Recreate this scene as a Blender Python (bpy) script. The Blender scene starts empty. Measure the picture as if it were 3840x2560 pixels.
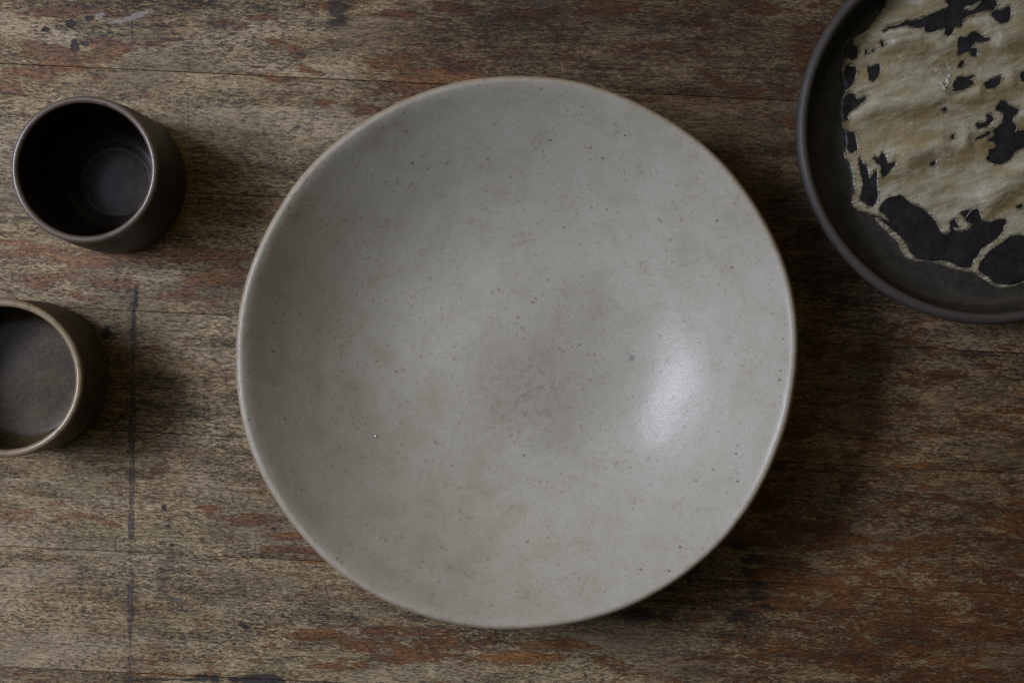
import bpy, bmesh, math, random
import numpy as np
from mathutils import Vector, Matrix
from mathutils import noise as mnoise
from mathutils.geometry import delaunay_2d_cdt
from mathutils.kdtree import KDTree

random.seed(7)
rng = np.random.default_rng(7)
S = bpy.context.scene
C = S.collection

# ------------------------------------------------------------------ camera
CAM_H = 0.80
LENS = 49.7
FPX = LENS / 36.0 * 3840.0            # focal length in pixels of the 3840 wide photograph
cam = bpy.data.cameras.new("camera")
cam.lens = LENS
cam.sensor_width = 36.0
cam.clip_start = 0.01
cam.clip_end = 20.0
cam.dof.use_dof = True
cam.dof.focus_distance = 0.785
cam.dof.aperture_fstop = 5.0
cam_o = bpy.data.objects.new("camera", cam)
cam_o.location = (0, 0, CAM_H)
C.objects.link(cam_o)
S.camera = cam_o

# ------------------------------------------------------------------ light: one window to the left, an added fill lamp, dim room
W = bpy.data.worlds.new("World")
S.world = W
W.use_nodes = True
bg = W.node_tree.nodes["Background"]
bg.inputs[0].default_value = (1.0, 0.88, 0.58, 1)
bg.inputs[1].default_value = 0.024

def window_light(name, loc, target, sx, sy, power, col):
    l = bpy.data.lights.new(name, 'AREA')
    l.shape = 'RECTANGLE'
    l.size, l.size_y = sx, sy
    l.energy = power
    l.color = col
    o = bpy.data.objects.new(name, l)
    o.location = loc
    d = Vector(target) - Vector(loc)
    o.rotation_euler = d.to_track_quat('-Z', 'Y').to_euler()
    C.objects.link(o)
    return o
wl = window_light("window_light", (-1.08, 0.20, 1.05), (-0.04, -0.10, 0), 0.70, 0.34, 3.80, (0.745, 0.80, 1.0))
wl.data.spread = math.radians(75)
# the upper panes of the same window
window_light("upper_window_light", (-0.70, 0.12, 1.36), (0, -0.05, 0), 0.95, 0.55, 2.3, (0.735, 0.80, 1.0))
# warm, weaker fill lamp, unseen, added to lighten the shadows
window_light("fill_light", (0.45, 1.45, 1.15), (0.05, 0, 0), 1.8, 1.3, 3.2, (1.0, 0.88, 0.52))

S.view_settings.view_transform = 'Standard'
S.view_settings.look = 'None'
S.view_settings.exposure = 0.0
S.view_settings.gamma = 1.0
S.cycles.filter_width = 1.15        # as crisp as the photograph scaled down

# ------------------------------------------------------------------ helpers
def P(sx, sy, z=0.0):
    """point of the scene at height z that the photograph shows at pixel (sx, sy)"""
    k = (CAM_H - z) / FPX
    return ((sx - 1920.0) * k, -(sy - 1280.0) * k)

def D(x, y, z=0.0):
    return P(x * 3840 / 2352, y * 2560 / 1568, z)

def tag(o, label=None, cat=None, group=None, kind=None):
    if label: o['label'] = label
    if cat: o['category'] = cat
    if group: o['group'] = group
    if kind: o['kind'] = kind
    return o

def empty(name, loc, rz=0.0):
    o = bpy.data.objects.new(name, None)
    o.empty_display_size = 0.02
    o.location = loc
    o.rotation_euler = (0, 0, rz)
    C.objects.link(o)
    return o

def mesh_obj(name, verts, faces, mat, parent=None, smooth=True, normals=None, attrs=None):
    me = bpy.data.meshes.new(name)
    me.from_pydata([tuple(v) for v in verts], [], [tuple(f) for f in faces])
    me.update()
    if smooth:
        me.polygons.foreach_set('use_smooth', [True] * len(me.polygons))
    if attrs:
        for k, vals in attrs.items():
            a = me.attributes.new(k, 'FLOAT', 'POINT')
            a.data.foreach_set('value', np.asarray(vals, dtype=np.float32))
    if normals is not None:
        me.normals_split_custom_set_from_vertices([tuple(n) for n in normals])
    me.materials.append(mat)
    o = bpy.data.objects.new(name, me)
    C.objects.link(o)
    if parent: o.parent = parent
    return o

# ------------------------------------------------------------------ node helper
class N:
    def __init__(self, name):
        self.m = bpy.data.materials.new(name)
        self.m.use_nodes = True
        self.t = self.m.node_tree
        self.bsdf = self.t.nodes['Principled BSDF']
    def new(self, typ, **kw):
        n = self.t.nodes.new(typ)
        for k, v in kw.items(): setattr(n, k, v)
        return n
    def put(self, sock, v):
        if hasattr(v, 'is_output') or isinstance(v, bpy.types.NodeSocket):
            self.t.links.new(v, sock)
        else:
            if sock.type == 'RGBA' and len(v) == 3: v = (*v, 1)
            sock.default_value = v
    def math(self, op, a, b=0.0, c=None, clamp=False):
        n = self.new('ShaderNodeMath', operation=op, use_clamp=clamp)
        self.put(n.inputs[0], a); self.put(n.inputs[1], b)
        if c is not None: self.put(n.inputs[2], c)
        return n.outputs[0]
    def vmath(self, op, a, b=(0, 0, 0), out=0):
        n = self.new('ShaderNodeVectorMath', operation=op)
        self.put(n.inputs[0], a); self.put(n.inputs[1], b)
        return n.outputs[out]
    def length(self, a):
        n = self.new('ShaderNodeVectorMath', operation='LENGTH')
        self.put(n.inputs[0], a)
        return n.outputs['Value']
    def noise(self, vec, scale=1.0, detail=4.0, rough=0.5, dist=0.0, col=False):
        n = self.new('ShaderNodeTexNoise')
        self.put(n.inputs['Vector'], vec)
        n.inputs['Scale'].default_value = scale
        n.inputs['Detail'].default_value = detail
        n.inputs['Roughness'].default_value = rough
        n.inputs['Distortion'].default_value = dist
        return n.outputs['Color' if col else 'Fac']
    def vor(self, vec, scale, feature='F1', rnd=1.0):
        n = self.new('ShaderNodeTexVoronoi', feature=feature)
        self.put(n.inputs['Vector'], vec)
        n.inputs['Scale'].default_value = scale
        n.inputs['Randomness'].default_value = rnd
        return n
    def step(self, v, lo, hi, a=0.0, b=1.0):
        n = self.new('ShaderNodeMapRange', interpolation_type='SMOOTHSTEP')
        self.put(n.inputs['Value'], v)
        self.put(n.inputs['From Min'], lo); self.put(n.inputs['From Max'], hi)
        self.put(n.inputs['To Min'], a); self.put(n.inputs['To Max'], b)
        return n.outputs[0]
    def mix(self, f, a, b, blend='MIX'):
        n = self.new('ShaderNodeMix', data_type='RGBA', blend_type=blend)
        self.put(n.inputs[0], f); self.put(n.inputs[6], a); self.put(n.inputs[7], b)
        return n.outputs[2]
    def ramp(self, f, stops):
        n = self.new('ShaderNodeValToRGB')
        self.put(n.inputs[0], f)
        cr = n.color_ramp
        while len(cr.elements) < len(stops): cr.elements.new(0.5)
        for e, (p, c) in zip(cr.elements, stops):
            e.position = p; e.color = (*c, 1)
        return n.outputs[0]
    def scale3(self, vec, s):
        return self.vmath('MULTIPLY', vec, s)
    def new_xy(self, vec):
        sp = self.new('ShaderNodeSeparateXYZ'); self.put(sp.inputs[0], vec)
        return sp.outputs[0], sp.outputs[1]
    def blob(self, vec, x, y, rx, ry, rot=0.0, lo=1.0, hi=0.35):
        """1 inside an ellipse round (x, y), soft edge"""
        v = self.vmath('SUBTRACT', vec, (x, y, 0))
        if abs(rot) > 1e-4:
            n = self.new('ShaderNodeVectorRotate', rotation_type='Z_AXIS')
            self.put(n.inputs['Vector'], v); n.inputs['Angle'].default_value = -rot
            v = n.outputs[0]
        v = self.vmath('MULTIPLY', v, (1 / rx, 1 / ry, 0))
        return self.step(self.length(v), lo, hi)
    def maxi(self, lst):
        r = lst[0]
        for q in lst[1:]: r = self.math('MAXIMUM', r, q)
        return r
    def bump(self, h, strength, dist):
        n = self.new('ShaderNodeBump')
        n.inputs['Strength'].default_value = strength
        n.inputs['Distance'].default_value = dist
        self.put(n.inputs['Height'], h)
        return n.outputs[0]
    def finish(self, col, rough, normal=None, spec=0.5, coat=None):
        b = self.bsdf
        self.put(b.inputs['Base Color'], col)
        self.put(b.inputs['Roughness'], rough)
        b.inputs['Specular IOR Level'].default_value = spec
        if normal is not None: self.put(b.inputs['Normal'], normal)
        if coat:
            b.inputs['Coat Weight'].default_value = coat[0]
            b.inputs['Coat Roughness'].default_value = coat[1]
            if normal is not None and len(coat) > 2: self.put(b.inputs['Coat Normal'], normal)
        return self.m

# ================================================================== TABLE
TILT = -math.atan(0.047)                 # the boards run slightly downhill to the right in the picture
PX0 = 1 / (FPX / CAM_H) * 3840 / 2352    # metres on the table per pixel of the 2352 wide view

def wood_material():
    n = N("weathered_wood")
    tc = n.new('ShaderNodeTexCoord').outputs['Object']
    rnd = n.new('ShaderNodeObjectInfo').outputs['Random']
    off = n.new('ShaderNodeCombineXYZ')
    n.put(off.inputs[0], n.math('MULTIPLY', rnd, 7.3)); n.put(off.inputs[1], n.math('MULTIPLY', rnd, 3.1))
    n.put(off.inputs[2], n.math('MULTIPLY', rnd, 11.0))
    L0 = n.vmath('ADD', tc, off.outputs[0])
    # fibres wander a little
    wob = n.noise(n.scale3(L0, (9, 14, 1)), 1.0, 2, 0.5, col=True)
    wob = n.vmath('MULTIPLY', n.vmath('SUBTRACT', wob, (0.5, 0.5, 0.5)), (0.004, 0.006, 0))
    L = n.vmath('ADD', L0, wob)
    wp = n.new('ShaderNodeNewGeometry').outputs['Position']
    rot = n.new('ShaderNodeVectorRotate', rotation_type='Z_AXIS')
    n.put(rot.inputs['Vector'], wp); rot.inputs['Angle'].default_value = -TILT
    WG = rot.outputs[0]                                       # world position with x along the grain
    warp = n.noise(n.scale3(WG, (60, 170, 1)), 1.0, 5, 0.65, col=True)
    warp = n.vmath('MULTIPLY', n.vmath('SUBTRACT', warp, (0.5, 0.5, 0.5)), (0.030, 0.011, 0))
    WR = n.vmath('ADD', wp, warp)                             # ragged world position for stains

    fibre = n.noise(n.scale3(L, (250, 900, 1)), 1.0, 4, 0.66)
    strand = n.noise(n.scale3(L, (14, 620, 1)), 1.0, 4, 0.62)
    fleck = n.noise(n.scale3(L, (330, 960, 1)), 1.0, 3, 0.6)
    mott = n.noise(n.scale3(L, (42, 130, 1)), 1.0, 5, 0.62)
    broad = n.noise(n.scale3(L, (5, 17, 1)), 1.0, 4, 0.55)
    grit = n.noise(n.scale3(L, (520, 1100, 1)), 1.0, 2, 0.6)

    t = n.math('MULTIPLY_ADD', n.math('SUBTRACT', fibre, 0.5), 1.15, 0.5)
    t = n.math('MULTIPLY_ADD', n.math('SUBTRACT', strand, 0.5), 0.46, t)
    t = n.math('MULTIPLY_ADD', n.math('SUBTRACT', mott, 0.5), 0.78, t)
    t = n.math('MULTIPLY_ADD', n.math('SUBTRACT', broad, 0.5), 0.65, t)
    t = n.math('MULTIPLY_ADD', n.math('SUBTRACT', grit, 0.5), 0.70, t)
    base = n.ramp(t, [(0.22, (0.034, 0.024, 0.014)), (0.40, (0.128, 0.088, 0.042)),
                      (0.55, (0.238, 0.171, 0.086)), (0.78, (0.445, 0.342, 0.195))])
    # bleached silvery streaks, in bands
    sil = n.noise(n.scale3(L, (5, 34, 1)), 1.0, 5, 0.6, 0.3)
    sil = n.math('MULTIPLY', n.step(sil, 0.48, 0.68), n.step(fibre, 0.36, 0.60, 0.25, 1.0))
    worn = n.math('MULTIPLY', n.step(n.new_xy(wp)[0], -0.02, -0.16), n.step(n.new_xy(wp)[1], 0.03, 0.12))
    base = n.mix(n.math('MULTIPLY', sil, n.math('MULTIPLY_ADD', worn, 0.42, 0.56)), base, (0.445, 0.348, 0.228))
    # olive grime
    oli = n.step(n.noise(n.scale3(WG, (11, 26, 1)), 1.0, 5, 0.6), 0.48, 0.70)
    base = n.mix(n.math('MULTIPLY', oli, 0.34), base, (0.155, 0.122, 0.062))
    # straw-grey and brown zones
    zone = n.noise(n.scale3(WG, (6, 22, 1)), 1.0, 6, 0.66, 0.6)
    base = n.mix(n.step(zone, 0.50, 0.64, 0.0, 0.55), base, n.mix(1.0, base, (1.22, 1.26, 1.30), 'MULTIPLY'))
    base = n.mix(n.step(zone, 0.48, 0.34, 0.0, 0.60), base, n.mix(1.0, base, (0.74, 0.64, 0.50), 'MULTIPLY'))
    # warm stained zones without an edge
    war = n.step(n.noise(n.scale3(WG, (9, 40, 1)), 1.0, 5, 0.62), 0.50, 0.68)
    base = n.mix(n.math('MULTIPLY', war, 0.36), base, n.mix(1.0, base, (0.95, 0.66, 0.40), 'MULTIPLY'))

    # smooth, rubbed places where the grain hardly shows
    rub = n.step(n.noise(n.scale3(WG, (8, 24, 1)), 1.0, 5, 0.6, 0.5), 0.50, 0.66, 0.0, 0.55)
    base = n.mix(rub, base, n.ramp(n.math('MULTIPLY_ADD', n.math('SUBTRACT', t, 0.5), 0.28, 0.5), [(0.3, (0.105, 0.078, 0.044)), (0.5, (0.185, 0.138, 0.080)), (0.7, (0.270, 0.210, 0.130))]))

    # old varnish: worn off at the left, still holding at the right and in patches
    sep = n.new('ShaderNodeSeparateXYZ'); n.put(sep.inputs[0], wp)
    X, Y = sep.outputs[0], sep.outputs[1]
    edgew = n.math('MULTIPLY_ADD', n.math('SUBTRACT', n.noise(n.scale3(WG, (14, 40, 1)), 1.0, 5, 0.65), 0.5), 0.22, X)
    right = n.step(n.math('MULTIPLY_ADD', n.math('MAXIMUM', Y, 0.0), 0.95, edgew), 0.00, 0.20)  # spreads left towards the top, painting in the light's falloff there
    top_shade = n.math('MULTIPLY', n.step(Y, 0.06, 0.15), n.step(edgew, -0.15, 0.03))
    low = n.step(Y, -0.02, -0.16)
    vn = n.noise(n.scale3(WG, (26, 84, 1)), 1.0, 9, 0.70, 1.1)
    vn2 = n.noise(n.scale3(WG, (95, 330, 1)), 1.0, 6, 0.7, 0.8)
    vnoise = n.math('MULTIPLY_ADD', n.math('SUBTRACT', vn2, 0.5), 0.60, vn)
    spots = [  # x, y, rx, ry in the 2352 wide view, weight
        (890, 142, 85, 26, 0), (1030, 170, 130, 20, 0), (970, 205, 130, 32, 0), (640, 178, 32, 13, 0), (690, 118, 30, 14, 0),
        (575, 150, 26, 10, 0), (625, 100, 26, 10, 0), (700, 160, 55, 10, 0), (840, 250, 45, 26, 0), (735, 235, 40, 12, 0),
        (530, 55, 60, 16, 0), (590, 45, 26, 10, 0), (150, 25, 150, 16, 0), (80, 38, 60, 10, 0),
        (235, 105, 60, 30, 0), (120, 120, 90, 26, 0), (60, 170, 80, 20, 0), (150, 150, 120, 18, 0), (30, 205, 60, 16, 0),
        (920, 30, 60, 12, 0), (1230, 35, 60, 18, 0), (1040, 18, 80, 14, 0), (760, 15, 60, 14, 0), (1400, 20, 90, 16, 0),
        (60, 575, 110, 24, 0), (200, 600, 110, 22, 0), (330, 590, 90, 26, 0), (440, 585, 70, 26, 0), (130, 640, 130, 20, 0),
        (280, 650, 110, 16, 0), (480, 640, 90, 26, 0), (540, 605, 60, 34, 0), (420, 680, 90, 12, 0),
        (40, 560, 70, 16, 0), (640, 1258, 60, 12, 0), (720, 1268, 50, 12, 0), (470, 1165, 30, 12, 0), (560, 1190, 90, 20, 0),
        (660, 1230, 90, 16, 0), (270, 1200, 40, 12, 0), (220, 1185, 60, 10, 0), (700, 1285, 60, 12, 0),
        (730, 1460, 90, 26, 0), (850, 1480, 110, 26, 0), (930, 1510, 130, 24, 0), (650, 1490, 60, 18, 0), (780, 1525, 110, 18, 0),
        (900, 1450, 150, 18, 0), (1050, 1480, 140, 22, 0), (1180, 1510, 160, 26, 0), (1300, 1480, 130, 18, 0),
        (40, 1545, 120, 10, 0), (400, 1548, 130, 8, 0), (90, 1390, 40, 16, 0),
        (1900, 70, 90, 14, 0), (1870, 130, 60, 20, 0), (1760, 20, 60, 14, 0),
    ]
    bl = []
    for (x, y, rx, ry, r) in spots:
        a, b = D(x, y)
        bl.append(n.blob(WR, a, b, rx * PX0, ry * PX0, TILT * 0.6, 1.25, 0.20))
    patches = n.maxi(bl)
    bias = n.math('MULTIPLY', right, n.math('MULTIPLY_ADD', low, 0.085, 0.060))
    bias = n.math('MULTIPLY_ADD', n.math('MULTIPLY', low, n.math('SUBTRACT', 1.0, right)), -0.02, bias)
    bias = n.math('MULTIPLY_ADD', patches, 0.235, bias)
    vsum = n.math('ADD', vnoise, n.math('SUBTRACT', bias, 0.03))
    varn = n.step(vsum, 0.525, 0.650)
    edge = n.math('MULTIPLY', n.step(vsum, 0.56, 0.615), n.step(vsum, 0.70, 0.635))
    vcol = n.ramp(n.math('MULTIPLY_ADD', n.math('SUBTRACT', t, 0.5), 0.85, n.math('MULTIPLY_ADD', n.math('SUBTRACT', broad, 0.5), 0.5, 0.48)),
                  [(0.15, (0.045, 0.017, 0.005)), (0.5, (0.170, 0.069, 0.019)), (0.85, (0.365, 0.170, 0.052))])
    base = n.mix(n.math('MULTIPLY', varn, 0.90), base, vcol)
    base = n.mix(n.math('MULTIPLY', edge, 0.38), base, (0.055, 0.020, 0.009))
    # the wood on the right soaked up the varnish and is browner throughout; the mask's spread left at the top stands in for light falloff
    base = n.mix(n.math('MULTIPLY', right, 0.75), base, n.mix(1.0, base, (0.60, 0.50, 0.40), 'MULTIPLY'))
    base = n.mix(n.math('MULTIPLY', top_shade, 0.62), base, n.mix(1.0, base, (0.42, 0.42, 0.42), 'MULTIPLY'))  # weaker light along the top, painted into the wood as a grey darkening

    # dark pores and flecks
    pore = n.step(fleck, 0.550, 0.625)
    gate = n.step(n.noise(n.scale3(WG, (16, 40, 1)), 1.0, 4, 0.6), 0.42, 0.62, 0.08, 1.0)
    base = n.mix(n.math('MULTIPLY', n.math('MULTIPLY', pore, gate), 0.80), base, (0.034, 0.026, 0.018))
    # black mould spots, mostly top left
    sp = n.noise(n.scale3(L, (70, 170, 1)), 1.0, 5, 0.62)
    topleft = n.math('MULTIPLY', n.step(X, 0.02, -0.16), n.step(Y, 0.05, 0.15))
    sp = n.step(n.math('MULTIPLY_ADD', topleft, 0.055, sp), 0.655, 0.715)
    base = n.mix(n.math('MULTIPLY', sp, 0.70), base, (0.036, 0.035, 0.034))

    # --- single marks -------------------------------------------------
    def dv(x): return D(x, 0)[0]
    def du(y): return D(0, y)[1]
    # dark line of old glue across the boards
    jit = n.noise(n.scale3(wp, (0, 95, 1)), 1.0, 4, 0.7)
    xx = n.math('MULTIPLY_ADD', Y, -0.010, X)
    xx = n.math('MULTIPLY_ADD', n.math('SUBTRACT', jit, 0.5), 0.0016, xx)
    dist = n.math('ABSOLUTE', n.math('SUBTRACT', xx, dv(306)))
    along = n.noise(n.scale3(wp, (6, 34, 1)), 1.0, 6, 0.72)
    stria = n.noise(n.scale3(wp, (1900, 70, 1)), 1.0, 4, 0.65)
    wid = n.math('MULTIPLY_ADD', n.step(along, 0.38, 0.62), 0.0019, 0.0010)
    core = n.step(dist, wid, n.math('MULTIPLY', wid, 0.55))
    core = n.math('MULTIPLY', core, n.step(n.math('MULTIPLY_ADD', n.math('SUBTRACT', along, 0.5), 0.9, stria), 0.42, 0.54, 0.30, 1.0))
    halo = n.math('MULTIPLY', n.step(dist, 0.0060, 0.0012), n.step(n.math('MULTIPLY_ADD', n.math('SUBTRACT', along, 0.5), 0.5, stria), 0.53, 0.63, 0.0, 0.75))
    line = n.math('MAXIMUM', core, halo)
    line = n.math('MULTIPLY', line, n.step(n.noise(n.scale3(WG, (18, 260, 1)), 1.0, 3, 0.6), 0.66, 0.54, 0.40, 1.0))
    up = n.step(Y, du(640), du(700), 0.06, 1.0)
    line = n.math('MULTIPLY', line, up)
    base = n.mix(n.math('MULTIPLY', line, 0.84), base, (0.034, 0.030, 0.028))
    # fainter scratches beside it
    for (x, y0, y1, wdt, a) in [(303, 20, 110, 0.0005, 0.7), (432, 200, 330, 0.0004, 0.35), (187, 1260, 1420, 0.0006, 0.30),
                                (258, 1080, 1180, 0.0006, 0.3), (55, 190, 300, 0.0006, 0.35), (308, 690, 800, 0.0006, 0.6), (1005, 170, 195, 0.0005, 0.2)]:
        wx = n.math('MULTIPLY_ADD', n.math('SUBTRACT', jit, 0.5), 0.004, X)
        m_ = n.step(n.math('ABSOLUTE', n.math('SUBTRACT', wx, dv(x))), wdt * 1.3, wdt * 0.3)
        m_ = n.math('MULTIPLY', m_, n.step(n.math('ABSOLUTE', n.math('SUBTRACT', Y, du((y0 + y1) / 2))), (y1 - y0) / 2 * PX0, (y1 - y0) / 2 * PX0 * 0.7))
        base = n.mix(n.math('MULTIPLY', m_, a), base, (0.025, 0.022, 0.02))
    # black paint drips, burnt spots
    fine = n.noise(n.scale3(wp, (340, 560, 1)), 1.0, 5, 0.65, col=True)
    WF = n.vmath('ADD', wp, n.vmath('MULTIPLY', n.vmath('SUBTRACT', fine, (0.5, 0.5, 0.5)), (0.0060, 0.0034, 0)))
    drips = [(600, 1561, 55, 17, 1), (543, 1560, 22, 6, 1), (465, 1556, 16, 11, 1), (492, 1557, 14, 10, 1), (445, 1560, 40, 4, 1),
             (360, 1559, 60, 3.5, 1), (632, 1563, 30, 9, 1), (557, 1434, 9, 6, 0), (565, 1440, 11, 5, 0),
             (172, 104, 12, 17, 1), (195, 100, 13, 6, 1), (377, 1165, 7, 8, 1), (245, 766, 12, 16, 1), (205, 42, 14, 7, 1),
             (106, 68, 12, 7, 1), (162, 55, 14, 11, 1), (312, 690, 5, 22, 1), (312, 668, 5, 10, 1), (395, 1250, 6, 5, 1)]
    dl = []
    for (x, y, rx, ry, r) in drips:
        a, b = D(x, y)
        dl.append(n.blob(WF, a, b, rx * PX0, ry * PX0, 0.0, 1.02, 0.78))
    base = n.mix(n.math('MULTIPLY', n.maxi(dl), 0.92), base, (0.026, 0.023, 0.020))
    burns = [(1700, 1255, 40, 14), (1728, 1285, 26, 16), (1722, 1312, 20, 16), (1735, 1345, 24, 16), (1742, 1370, 22, 14),
             (1755, 1396, 36, 7), (1705, 1410, 34, 9), (1680, 1425, 26, 10), (1478, 1412, 50, 16), (778, 30, 26, 40), (1590, 1320, 9, 30),
             (700, 640, 10, 6)]
    bl2 = []
    for (x, y, rx, ry) in burns:
        a, b = D(x, y)
        bl2.append(n.blob(WR, a, b, rx * PX0, ry * PX0, 0.0, 1.2, 0.4))
    base = n.mix(n.math('MULTIPLY', n.maxi(bl2), 0.85), base, (0.020, 0.016, 0.013))
    # pale scuff of old paint top left, grey-blue fleck, curved smudge
    sc = []
    for (x, y, rx, ry, r) in [(310, 38, 50, 9, 0.35), (228, 35, 18, 8, 0.0), (270, 50, 30, 5, 0.2)]:
        a, b = D(x, y); sc.append(n.blob(WF, a, b, rx * PX0, ry * PX0, r, 1.0, 0.5))
    base = n.mix(n.math('MULTIPLY', n.maxi(sc), 0.50), base, (0.43, 0.38, 0.33))
    a, b = D(408, 1377)
    base = n.mix(n.math('MULTIPLY', n.blob(wp, a, b, 13 * PX0, 6 * PX0, 0.1, 1.0, 0.7), 0.85), base, (0.095, 0.105, 0.105))
    ca, cb = D(470, 1350)
    rr = n.length(n.vmath('MULTIPLY', n.vmath('SUBTRACT', WF, (ca, cb, 0)), (1, 1, 0)))
    arc = n.step(n.math('ABSOLUTE', n.math('SUBTRACT', rr, 100 * PX0)), 0.0045, 0.0015)
    aa, ab = D(385, 1305)
    arc = n.math('MULTIPLY', arc, n.blob(wp, aa, ab, 80 * PX0, 80 * PX0, 0, 1.0, 0.4))
    base = n.mix(n.math('MULTIPLY', arc, 0.45), base, (0.055, 0.040, 0.028))

    h = n.math('MULTIPLY_ADD', fibre, 0.5, n.math('MULTIPLY', pore, -0.5))
    h = n.math('MULTIPLY_ADD', mott, 0.4, h)
    nor = n.bump(h, 0.55, 0.0012)
    rough = n.math('MULTIPLY_ADD', varn, -0.16, n.math('MULTIPLY_ADD', fibre, 0.2, 0.58))
    return n.finish(base, rough, nor, 0.38)

wood = wood_material()
table = empty("table", (0, 0, 0), TILT)
tag(table, "weathered brown wooden table of narrow boards with stains and worn varnish, under all the pottery", "table")
PITCH = 277.0 * PX0 * math.cos(TILT)
y_first = D(1176, 201)[1]                       # one of the joints, at the picture's middle column
TH = 0.022
for k in range(-6, 13):
    top = (y_first - k * 277.0 * PX0) * math.cos(TILT)
    gap = 0.00009
    y0, y1 = top - PITCH + gap, top - gap
    dz = (((k * 37) % 7) - 3) * 0.00004
    x0, x1 = -0.95, 0.95
    bv = 0.00030
    prof = [(y0, -TH), (y1, -TH), (y1, -bv), (y1 - bv, 0), (y0 + bv, 0), (y0, -bv)]
    cy = (y0 + y1) / 2
    vs, fs = [], []
    for x in (x0, x1):
        for (yy, zz) in prof: vs.append((x, yy - cy, zz + dz))
    m = len(prof)
    for i in range(m):
        j = (i + 1) % m
        fs.append((i, j, m + j, m + i))
    fs.append(tuple(range(m - 1, -1, -1))); fs.append(tuple(range(m, 2 * m)))
    o = mesh_obj("plank", vs, fs, wood, table, smooth=False)
    o.location = (0, cy, -0.0002)
# cross battens that carry the boards
def dark_wood():
    n = N("dark_underside_wood")
    tc = n.new('ShaderNodeTexCoord').outputs['Object']
    g = n.noise(n.scale3(tc, (400, 20, 60)), 1, 4, 0.6)
    return n.finish(n.ramp(g, [(0.3, (0.02, 0.012, 0.008)), (0.7, (0.06, 0.04, 0.025))]), 0.8)
dw = dark_wood()
ya = (y_first + 6 * 277 * PX0) * math.cos(TILT); yb = (y_first - 13 * 277 * PX0) * math.cos(TILT)
for bx in (-0.7, 0.0, 0.7):
    vs = [(bx + sx * 0.045, y, z) for sx in (-1, 1) for y in (yb + 0.02, ya - 0.02) for z in (-0.062, -TH - 0.0006)]
    fs = [(0, 1, 3, 2), (4, 6, 7, 5), (0, 4, 5, 1), (2, 3, 7, 6), (0, 2, 6, 4), (1, 5, 7, 3)]
    mesh_obj("batten", vs, fs, dw, table, smooth=False)

# ================================================================== lathe with an uneven outline
def periodic_fit(center, pts, harmonics):
    """radius as a smooth function of the angle through measured outline points"""
    a = np.array([(p[0] - center[0], p[1] - center[1]) for p in pts])
    th = np.arctan2(a[:, 1], a[:, 0]); r = np.hypot(a[:, 0], a[:, 1])
    def basis(t):
        cols = [np.ones_like(t)]
        for k in range(1, harmonics + 1): cols += [np.cos(k * t), np.sin(k * t)]
        return np.stack(cols, 1)
    B = basis(th)
    reg = np.diag([0.0] + [1e-5 * k ** 3 for k in range(1, harmonics + 1) for _ in (0, 1)])
    co = np.linalg.solve(B.T @ B + reg * len(r), B.T @ r)
    return lambda t: basis(np.asarray(t)) @ co

def lathe(profile, nseg, radius_of, zshift=None, R0=1.0, blend=(0.3, 1.0)):
    """profile: (r, z, part) from the inside centre over the rim to the underside centre"""
    th = np.arange(nseg) * 2 * math.pi / nseg
    Rt = radius_of(th)
    verts, rows = [], []
    for (r, z) in [(p[0], p[1]) for p in profile]:
        if r < 1e-6:
            rows.append([len(verts)]); verts.append((0, 0, z)); continue
        w = min(max((r / R0 - blend[0]) / (blend[1] - blend[0]), 0), 1); w = w * w * (3 - 2 * w)
        row = []
        for i in range(nseg):
            rad = r * (1 + w * (Rt[i] / R0 - 1))
            zz = z + (zshift(th[i], r) if zshift else 0)
            row.append(len(verts)); verts.append((rad * math.cos(th[i]), rad * math.sin(th[i]), zz))
        rows.append(row)
    faces, parts = [], []
    for q in range(len(rows) - 1):
        a, b = rows[q], rows[q + 1]
        part = profile[q + 1][2]
        for i in range(nseg):
            j = (i + 1) % nseg
            if len(a) == 1: f = (a[0], b[i], b[j])
            elif len(b) == 1: f = (a[i], b[0], a[j])
            else: f = (a[i], b[i], b[j], a[j])
            faces.append(f); parts.append(part)
    return np.array(verts), faces, parts

def split_parts(verts, faces, parts, mats, parent, attrs=None):
    """one mesh object per part, with the normals of the whole kept over the seams"""
    nor = np.zeros_like(verts)
    q4 = np.array([f if len(f) == 4 else (f[0], f[1], f[2], f[0]) for f in faces])
    p4 = verts[q4]
    fn = np.cross(p4[:, 2] - p4[:, 0], p4[:, 3] - p4[:, 1])
    tri = np.array([len(f) == 3 for f in faces])
    fn[tri] = np.cross(p4[tri, 1] - p4[tri, 0], p4[tri, 2] - p4[tri, 0])
    for k in range(4):
        sel = ~tri if k == 3 else np.ones(len(tri), bool)
        np.add.at(nor, q4[sel, k], fn[sel])
    nor /= np.maximum(np.linalg.norm(nor, axis=1), 1e-12)[:, None]
    out = {}
    for name in dict.fromkeys(parts):
        idx = {}
        fs = []
        for f, p in zip(faces, parts):
            if p != name: continue
            fs.append([idx.setdefault(i, len(idx)) for i in f])
        keys = list(idx.keys())
        out[name] = mesh_obj(name, verts[keys], fs, mats[name], parent, True, nor[keys],
                             {k: np.asarray(v)[keys] for k, v in (attrs or {}).items()})
    return out

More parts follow.
